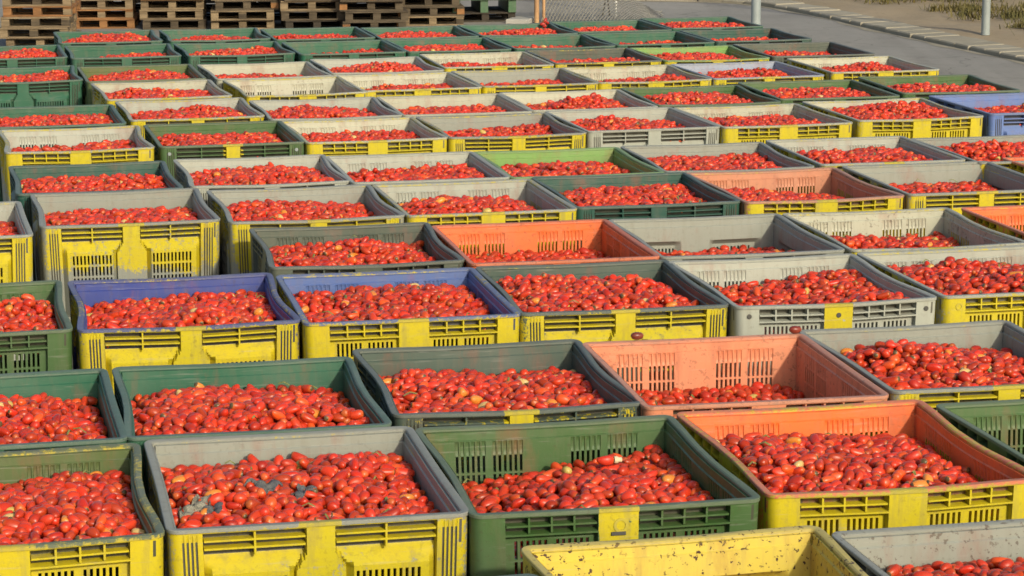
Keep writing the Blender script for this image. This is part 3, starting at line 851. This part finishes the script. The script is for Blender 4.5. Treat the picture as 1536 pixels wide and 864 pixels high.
ng.links.new(ci_.outputs[0], iop.inputs['Instance'])
iop.inputs['Pick Instance'].default_value = True
ng.links.new(named('shp', 'INT'), iop.inputs['Instance Index'])
ng.links.new(e2r.outputs[0], iop.inputs['Rotation'])
ng.links.new(named('scl', 'FLOAT_VECTOR'), iop.inputs['Scale'])
ng.links.new(iop.outputs[0], go.inputs[0])
md = heaps.modifiers.new('instances', 'NODES'); md.node_group = ng
print('tomatoes', len(pts), 'single', len(top))

# ------------------------------------------------------------------ pallets
def pallet_meshes(k):
    m = [M_WOOD[k]]
    return dict(
        deck=MB().box((0, 0, 0), (1.0, 0.158, 0.02)).build('deck_board', m),
        string=MB().box((0, 0, 0), (0.12, 1.2, 0.022)).build('stringer_board', m),
        block=MB().box((0, 0, 0), (0.12, 0.145, 0.078)).build('block', m),
        bottom=MB().box((0, 0, 0), (1.0, 0.12, 0.022)).build('bottom_board', m))
PM = [pallet_meshes(k) for k in range(4)]
def pallet(loc, rz, k, label):
    r = link('pallet', None, loc=loc); r.rotation_euler.z = rz; r.scale = (0.85, 0.85, 0.93)
    tag(r, label, 'pallet', 'wooden pallets stacked behind the bins')
    P_ = PM[k]
    alt = PM[(k + 1) % 3] if k < 3 else P_
    for y in (-.54, 0, .54):
        link('bottom_board', P_['bottom'], r, (0, y, 0.011))
        for x in (-.44, 0, .44):
            link('block', (P_ if random.random() < .75 else alt)['block'], r, (x, y * .985, 0.022 + 0.039))
    for x in (-.44, 0, .44): link('stringer_board', P_['string'], r, (x, 0, 0.1 + 0.011))
    for j in range(7): link('deck_board', P_['deck'], r, (random.uniform(-.008, .008), -.54 + .18 * j, 0.122 + 0.0102))
    return r
STACKS = [(-6.0, 31.44, 0), (-5.635, 34.18, 1), (-4.61, 34.05, 0), (-3.655, 33.92, 0), (-2.735, 33.85, 1), (-1.90, 33.7, 0), (-1.16, 34.45, 1)]
SW = ['leftmost stack', 'second stack from left', 'third stack from left', 'fourth stack from left', 'fifth stack from left', 'sixth stack from left', 'rightmost stack']
LV = ['bottom', 'second from bottom', 'third from bottom', 'fourth from bottom', 'fifth from bottom']
for si, (x, y, k) in enumerate(STACKS):
    rz = math.radians(random.uniform(3, 8))
    for lv in range(5):
        kk = random.choice([0, 0, 1, 2]) if si < 4 else random.choice([1, 1, 0, 1])
        if si == 4 and lv == 0: kk = 3
        pallet((x + random.uniform(-.05, .05), y + 0.52 + random.uniform(-.05, .05), lv * 0.1324), rz + random.uniform(-.03, .03), kk,
               f'wooden pallet, {LV[lv]} in the {SW[si]}')
# a rear rank of dark pallets, added to fill the gaps between the stacks
whole = MB()
for y in (-.54, 0, .54):
    whole.box((0, y, 0.011), (1.0, 0.12, 0.022))
    for x in (-.44, 0, .44): whole.box((x, y * .985, 0.061), (0.12, 0.145, 0.078))
for x in (-.44, 0, .44): whole.box((x, 0, 0.111), (0.12, 1.2, 0.022))
for j in range(7): whole.box((0, -.54 + .18 * j, 0.1322), (1.0, 0.158, 0.02))
whole_me = whole.build('pallet', [M_WOOD[3]])
for si, (x, y) in enumerate([(-6.2, 35.6), (-5.1, 35.7), (-4.1, 35.6), (-3.15, 35.6), (-2.25, 35.6), (-1.45, 36.1)]):
    rz = math.radians(random.uniform(3, 8))
    for lv in range(6):
        o = link('pallet', whole_me, loc=(x + random.uniform(-.04, .04), y + .3, lv * 0.1324)); o.rotation_euler.z = rz; o.scale = (0.92, 0.85, 0.93)
        tag(o, f'dark pallet, {(LV + ["topmost"])[lv]}, {ORD[si]} stack of the rear rank', 'pallet', 'wooden pallets stacked behind the bins')
# dark old pallet with a green bin on it, at the end of the stacks
pallet((-0.45, 35.55, 0), math.radians(10), 3, 'dark weathered pallet under the green bin beside the pallet stacks')
gb = link('tomato_bin', None, loc=(-0.45, 35.55, 0.1324)); gb.rotation_euler.z = math.radians(8)
tag(gb, 'green bin standing on a dark pallet beside the pallet stacks', 'bin')
v = VAR['P'][0]
for nm, me in [('body', v['body']), ('rim', v['rim'])] + [('slat', s_) for s_ in v['slats']] + [('rib', s_) for s_ in v['ribs']]:
    o = link(nm, me, gb); o.color = (0.04, 0.10, 0.045, 0); o['grime'] = .2

# ------------------------------------------------------------------ poles, fence and small things by the road
def lathe(name, prof, mat, seg=20):
    vs, fs = [], []
    for r_, z in prof:
        for k in range(seg):
            a = 2 * math.pi * k / seg; vs.append((r_ * math.cos(a), r_ * math.sin(a), z))
    for i in range(len(prof) - 1):
        for k in range(seg):
            k2 = (k + 1) % seg; fs.append((i * seg + k, i * seg + k2, (i + 1) * seg + k2, (i + 1) * seg + k))
    fs.append(tuple(range((len(prof) - 1) * seg, len(prof) * seg)))
    return mesh(name, vs, fs, [mat], smooth=40)
for (x, y, z, r_, lab) in ((6.155, 32.5, 0.04, 0.055, 'pale grey steel pole standing in the earth behind the kerb stones'), (3.26, 33.4, 0, 0.064, 'grey steel pole on the asphalt behind the far corner of the bins')):
    p = link('steel_pole', None, loc=(x, y, z))
    tag(p, lab, 'pole', 'steel poles by the road')
    link('shaft', lathe('shaft', [(r_ * 1.04, 0), (r_, 0.06), (r_ * 0.94, 4.2)], M_POLE), p)
    link('cap', lathe('cap', [(r_ * 0.98, 4.2), (r_ * 0.9, 4.24), (0.01, 4.27)], M_POLE), p)
# collapsed chain-link fence: rusty post, wires falling away to the right
fn = link('wire_fence', None, loc=(0.354, 34.91, 0))
tag(fn, 'sagging chain link fence with rusty orange post beyond the green bins', 'fence')
link('post', lathe('post', [(0.034, 0), (0.034, 1.6), (0.03, 1.62)], M_RUST, 12), fn)
link('post', lathe('post', [(0.022, 0), (0.022, 1.6), (0.02, 1.62)], M_RUST, 12), fn, (0.10, 0.06, 0))
def fpt(u, w):           # u along the fence 0..2.6, w 0..1 up the net
    hgt = 1.1 * (1 - 0.55 * u) if u < 1.7 else 0.07
    lean = 0.25 * u * w
    return Vector((0.06 + u * 0.97, 0.04 + 0.24 * u + lean, 0.01 + hgt * w))
vs, fs, vs2, fs2 = [], [], [], []
def wire(vl, fl, pts_, r_):
    for a, b in zip(pts_[:-1], pts_[1:]):
        d_ = (b - a)
        if d_.length < 1e-4: continue
        n1 = d_.cross(Vector((0, 1, 0))).normalized() * r_
        n2 = d_.cross(n1).normalized() * r_
        b0 = len(vl)
        for p_ in (a, b):
            for q in (n1, n2, -n1, -n2): vl.append(tuple(p_ + q))
        for k in range(4):
            k2 = (k + 1) % 4; fl.append((b0 + k, b0 + k2, b0 + 4 + k2, b0 + 4 + k))
NW = 46
for k in range(-14, NW):
    run1 = [fpt(u, w) for u, w in [(k * 0.05 + 0.5 * t, t) for t in np.linspace(0, 1, 7)] if 0 <= u <= 1.8]
    run2 = [fpt(u, w) for u, w in [(k * 0.05 + 0.5 * (1 - t), t) for t in np.linspace(0, 1, 7)] if 0 <= u <= 1.8]
    wire(vs, fs, run1, 0.0085); wire(vs2, fs2, run2, 0.003)
link('wire_net', mesh('wire_net', vs + vs2, fs + [tuple(i + len(vs) for i in f) for f in fs2], [M_WIRE]), fn)
# small iron trestle and a white marker post
tr = link('iron_trestle', None, loc=(1.36, 35.9, 0))
tag(tr, 'small dark iron trestle shaped like an inverted V behind the fence', 'trestle')
for dx in (-0.055, 0.05):
    vs, fs = [], []
    wire(vs, fs, [Vector((dx, 0, 0)), Vector((0.01, 0, 0.34))], 0.011)
    link('leg', mesh('leg', vs, fs, [M_DARK]), tr)
mp_ = link('marker_post', None, loc=(1.49, 35.75, 0))
tag(mp_, 'short white marker post with a round knob behind the fence', 'post')
link('shaft', lathe('shaft', [(0.018, 0), (0.016, 0.16)], M_WHITE, 12), mp_)
link('knob', lathe('knob', [(0.01, 0.16), (0.024, 0.19), (0.026, 0.21), (0.012, 0.235)], M_WHITE, 12), mp_)
cb = link('concrete_slab', MB().box((0, 0, 0.03), (0.32, 0.5, 0.06), bev=0.012).build('concrete_slab', [M_CONC]), loc=(0.14, 35.0, 0))
cb.rotation_euler.z = math.radians(-14)
tag(cb, 'low pale concrete slab beside the dark pallet at the fence post', 'slab')

# ------------------------------------------------------------------ dry grass on the verge
vs, fs = [], []
rg = np.random.default_rng(5)
clumps = [(rg.uniform(-3.5, 8), 1.75 + abs(rg.normal(0, .8)), rg.uniform(.08, .25)) for _ in range(60)]
for _ in range(5200):
    cs, cn, cw = clumps[rg.integers(60)]
    s_, n_ = cs + rg.normal(0, cw), cn + rg.normal(0, cw)
    base = Vector(kp(s_, n_, 0.05 + 0.02 * max(0, n_ - 2.5)))
    h_ = rg.uniform(.03, .13); a = rg.uniform(0, 6.28); ln = rg.uniform(.02, .12)
    w_ = Vector((math.cos(a + 1.57), math.sin(a + 1.57), 0)) * rg.uniform(.006, .012)
    tip = base + Vector((math.cos(a) * ln, math.sin(a) * ln, h_)); mid = base.lerp(tip, .55) + Vector((0, 0, h_ * .12))
    b0 = len(vs)
    vs += [tuple(base - w_), tuple(base + w_), tuple(mid + w_ * .7), tuple(mid - w_ * .7), tuple(tip)]
    fs += [(b0, b0 + 1, b0 + 2, b0 + 3), (b0 + 3, b0 + 2, b0 + 4)]
tag(link('grass', mesh('grass', vs, fs, [M_GRASS])), 'dry grass growing on the earth verge', 'grass', kind='stuff')

# ------------------------------------------------------------------ strays: tomatoes on rims, mould
def on_bin(n, lx, ly, z):
    x, y, yaw = BINS[n][:3]
    c, s = math.cos(yaw), math.sin(yaw)
    return (x + c * lx - s * ly, y + s * lx + c * ly, z)
for (n, lx, ly, dz, rz, col, lab) in (
        ('C4', -0.254, 0.592, 0.026, 0.15, (0.13, 0.03, 0.018), 'dark red tomato stuck on the back rim of the salmon orange bin, left one'),
        ('C4', 0.47, 0.592, 0.024, 0.1, (0.16, 0.025, 0.014), 'dark red tomato on the back right corner rim of the salmon orange bin')):
    o = link('tomato', TOM_O[0], loc=on_bin(n, lx, ly, ZT + dz)); o.rotation_euler = (0.6, 0.05, BINS[n][2] + rz); o.color = (*col, 1)
    tag(o, lab, 'tomato')

# tomato with a stub of pale stem lying on top of the green bin's heap, and a cluster at a far bin's corner
def top_at(n, lx, ly):
    p = np.array(on_bin(n, lx, ly, 0))
    d = np.hypot(pts[:, 0] - p[0], pts[:, 1] - p[1])
    return float(pts[d < 0.05, 2].max()) if (d < 0.05).any() else ZT - .1
o = link('tomato', None, loc=on_bin('B3', 0.18, 0.335, top_at('B3', 0.18, 0.335) + 0.038)); o.rotation_euler = (0, 0.05, BINS['B3'][2] + 0.1)
tag(o, 'plump red tomato with pale stem, highest on heap in green bin with yellow patch', 'tomato')
q = link('fruit', TOM_O[3], o); q.color = (0.52, 0.03, 0.011, 1); q.scale = (1.15, 1.15, 1.15)
link('stem', lathe('stem', [(0.013, 0), (0.015, 0.010), (0.009, 0.022), (0.011, 0.03)], M_STRAW, 9), o, (0.033, 0, 0)).rotation_euler = (0, math.pi / 2, 0)
for k, (dx, dy, dz) in enumerate(((-.02, -.02, .02), (.035, -.01, .03), (-.01, -.06, .0), (0.01, -.02, .06))):
    o = link('tomato', TOM_O[k], loc=on_bin('M5', 0.42 + dx, 0.53 + dy, ZT - 0.02 + dz)); o.rotation_euler = (k, .3 * k, 1.3 * k); o.color = (0.33, 0.02, 0.012, 1)
    tag(o, 'dark red tomato piled at the back right corner of a far green bin', 'tomato', 'tomatoes piled in the corner of the far green bin')
# grey mould grown over the tomatoes of the front grey bin: thin skins draped on the fruit
rm = np.random.default_rng(3)
def surf(px, py):
    d2 = (pts[:, 0] - px) ** 2 + (pts[:, 1] - py) ** 2
    m_ = d2 < 0.024 ** 2
    return float((pts[m_, 2] + np.sqrt(0.024 ** 2 - d2[m_]) * .85).max()) if m_.any() else None
for k, (lx, ly, a, b, rz, lab) in enumerate(((-0.385, -0.16, .052, .06, .2, 'pale grey fuzzy mould patch nearest the left wall of the front grey bin'), (-0.322, -0.225, .032, .032, .4, 'dark grey mould clump beside the pale fuzzy patch in the front grey bin'),
                                             (-0.13, -0.02, .085, .036, .75, 'long dark grey mould streak in the middle of the front grey bin'), (0.012, -0.03, .042, .03, -.3, 'small dark grey mould arc right of the long streak in the front grey bin'))):
    rz += BINS['B2'][2]
    cx, cy, _ = on_bin('B2', lx, ly, 0)
    NR, NA = 7, 30
    ph = rm.uniform(0, 6.28, 4)
    vs, fs = [], []
    for side in (0, 1):
        for i in range(NR + 1):
            for j in range(NA):
                t_ = 2 * math.pi * j / NA
                w_ = (i / NR) * (1 + .25 * math.sin(2 * t_ + ph[0]) + .18 * math.sin(5 * t_ + ph[1]) + .12 * math.sin(9 * t_ + ph[2]))
                ux, uy = a * w_ * math.cos(t_), b * w_ * math.sin(t_)
                px, py = cx + math.cos(rz) * ux - math.sin(rz) * uy, cy + math.sin(rz) * ux + math.cos(rz) * uy
                z = surf(px, py) or surf(cx, cy) or ZT - .08
                vs.append((px - cx, py - cy, z - ZT + (0.0065 + rm.uniform(-.0015, .0015) if not side else -.002)))
    o_ = (NR + 1) * NA
    for i in range(NR):
        for j in range(NA):
            j2 = (j + 1) % NA
            fs.append((i * NA + j, (i + 1) * NA + j, (i + 1) * NA + j2, i * NA + j2))
            fs.append((o_ + i * NA + j, o_ + i * NA + j2, o_ + (i + 1) * NA + j2, o_ + (i + 1) * NA + j))
    for j in range(NA):
        j2 = (j + 1) % NA; fs.append((NR * NA + j, o_ + NR * NA + j, o_ + NR * NA + j2, NR * NA + j2))
    o = link('mould_patch', mesh('mould_patch', vs, fs, [M_MOULD if k else M_MOULD2], smooth=60), loc=(cx, cy, ZT))
    tag(o, lab, 'mould')
# bits of vine, leaf and straw lying on the heaps
vs, fs = [], []
tops = [i for i in rm.choice(len(pts), 6000, replace=False) if owner[i][0] in 'ABCDEF']
for i in tops[:170]:
    n = owner[i]; lx = pts[i]
    d = np.hypot(pts[:, 0] - lx[0], pts[:, 1] - lx[1])
    z = pts[d < 0.03, 2].max() + 0.019
    a = rm.uniform(0, 6.28); L_ = rm.uniform(.02, .06); w_ = rm.uniform(.002, .007)
    e = Vector((math.cos(a), math.sin(a), rm.uniform(-.1, .25))); sd = Vector((-math.sin(a), math.cos(a), 0)) * w_
    p0 = Vector((lx[0], lx[1], z)); b0 = len(vs)
    for t_ in (0, .5, 1):
        c_ = p0 + e * (L_ * t_) + Vector((0, 0, 0.012 * math.sin(3.1 * t_)))
        k_ = 1 - .6 * abs(t_ - .5)
        vs += [tuple(c_ - sd * k_), tuple(c_ + sd * k_), tuple(c_ + Vector((0, 0, .004)))]
    for t_ in (0, 3):
        for u_, w2 in ((0, 1), (1, 2), (2, 0)): fs.append((b0 + t_ + u_, b0 + t_ + w2, b0 + t_ + 3 + w2, b0 + t_ + 3 + u_))
tag(link('vine_scraps', mesh('vine_scraps', vs, fs, [M_STEM])), 'scraps of dry vine and leaf strewn over the tomatoes', 'scraps', kind='stuff')
# round plugs and emblem on some bin fronts
def disc_part(n, lx, t_, r_, mat, name, ring=False):
    root, warp = BINS[n][6], BINS[n][7]['warp']
    w0 = warp(lx, -WY, HB - t_)
    vs, fs = [], []
    prof = [(r_ * .62, 0.0), (r_ * .62, -0.003), (r_, -0.003), (r_, 0.001)] if ring else [(r_, 0.002), (r_, -0.003), (r_ * .8, -0.004)]
    for rr, yy in prof:
        for k in range(14):
            a = 2 * math.pi * k / 14; vs.append((rr * math.cos(a), yy, rr * math.sin(a)))
    for i in range(len(prof) - 1):
        for k in range(14):
            k2 = (k + 1) % 14; fs.append((i * 14 + k, i * 14 + k2, (i + 1) * 14 + k2, (i + 1) * 14 + k))
    if not ring: fs.append(tuple(range((len(prof) - 1) * 14, len(prof) * 14)))
    link(name, mesh(name, vs, fs, [mat]), root, (w0[0], w0[1], w0[2]))
for lx in (-.52, .52):
    disc_part('D4', lx, .055, .012, M_DARK, 'plug')
    disc_part('H1', lx, .06, .012, M_POLE, 'plug')
disc_part('D4', 0, .06, .012, M_DARK, 'plug')
disc_part('D5', -.50, .06, .018, M_OCHRE, 'emblem_ring', True)
disc_part('B3', 0.01, .07, .026, M_OCHRE, 'emblem_ring', True)
link('emblem_bar', MB().box((0, 0, 0), (.05, .004, .012)).build('emblem_bar', [M_DARK]), BINS['B3'][6], (0.0, -WY * SY * 0.995 - .001, ZT - .09))

bpy.context.view_layer.update()
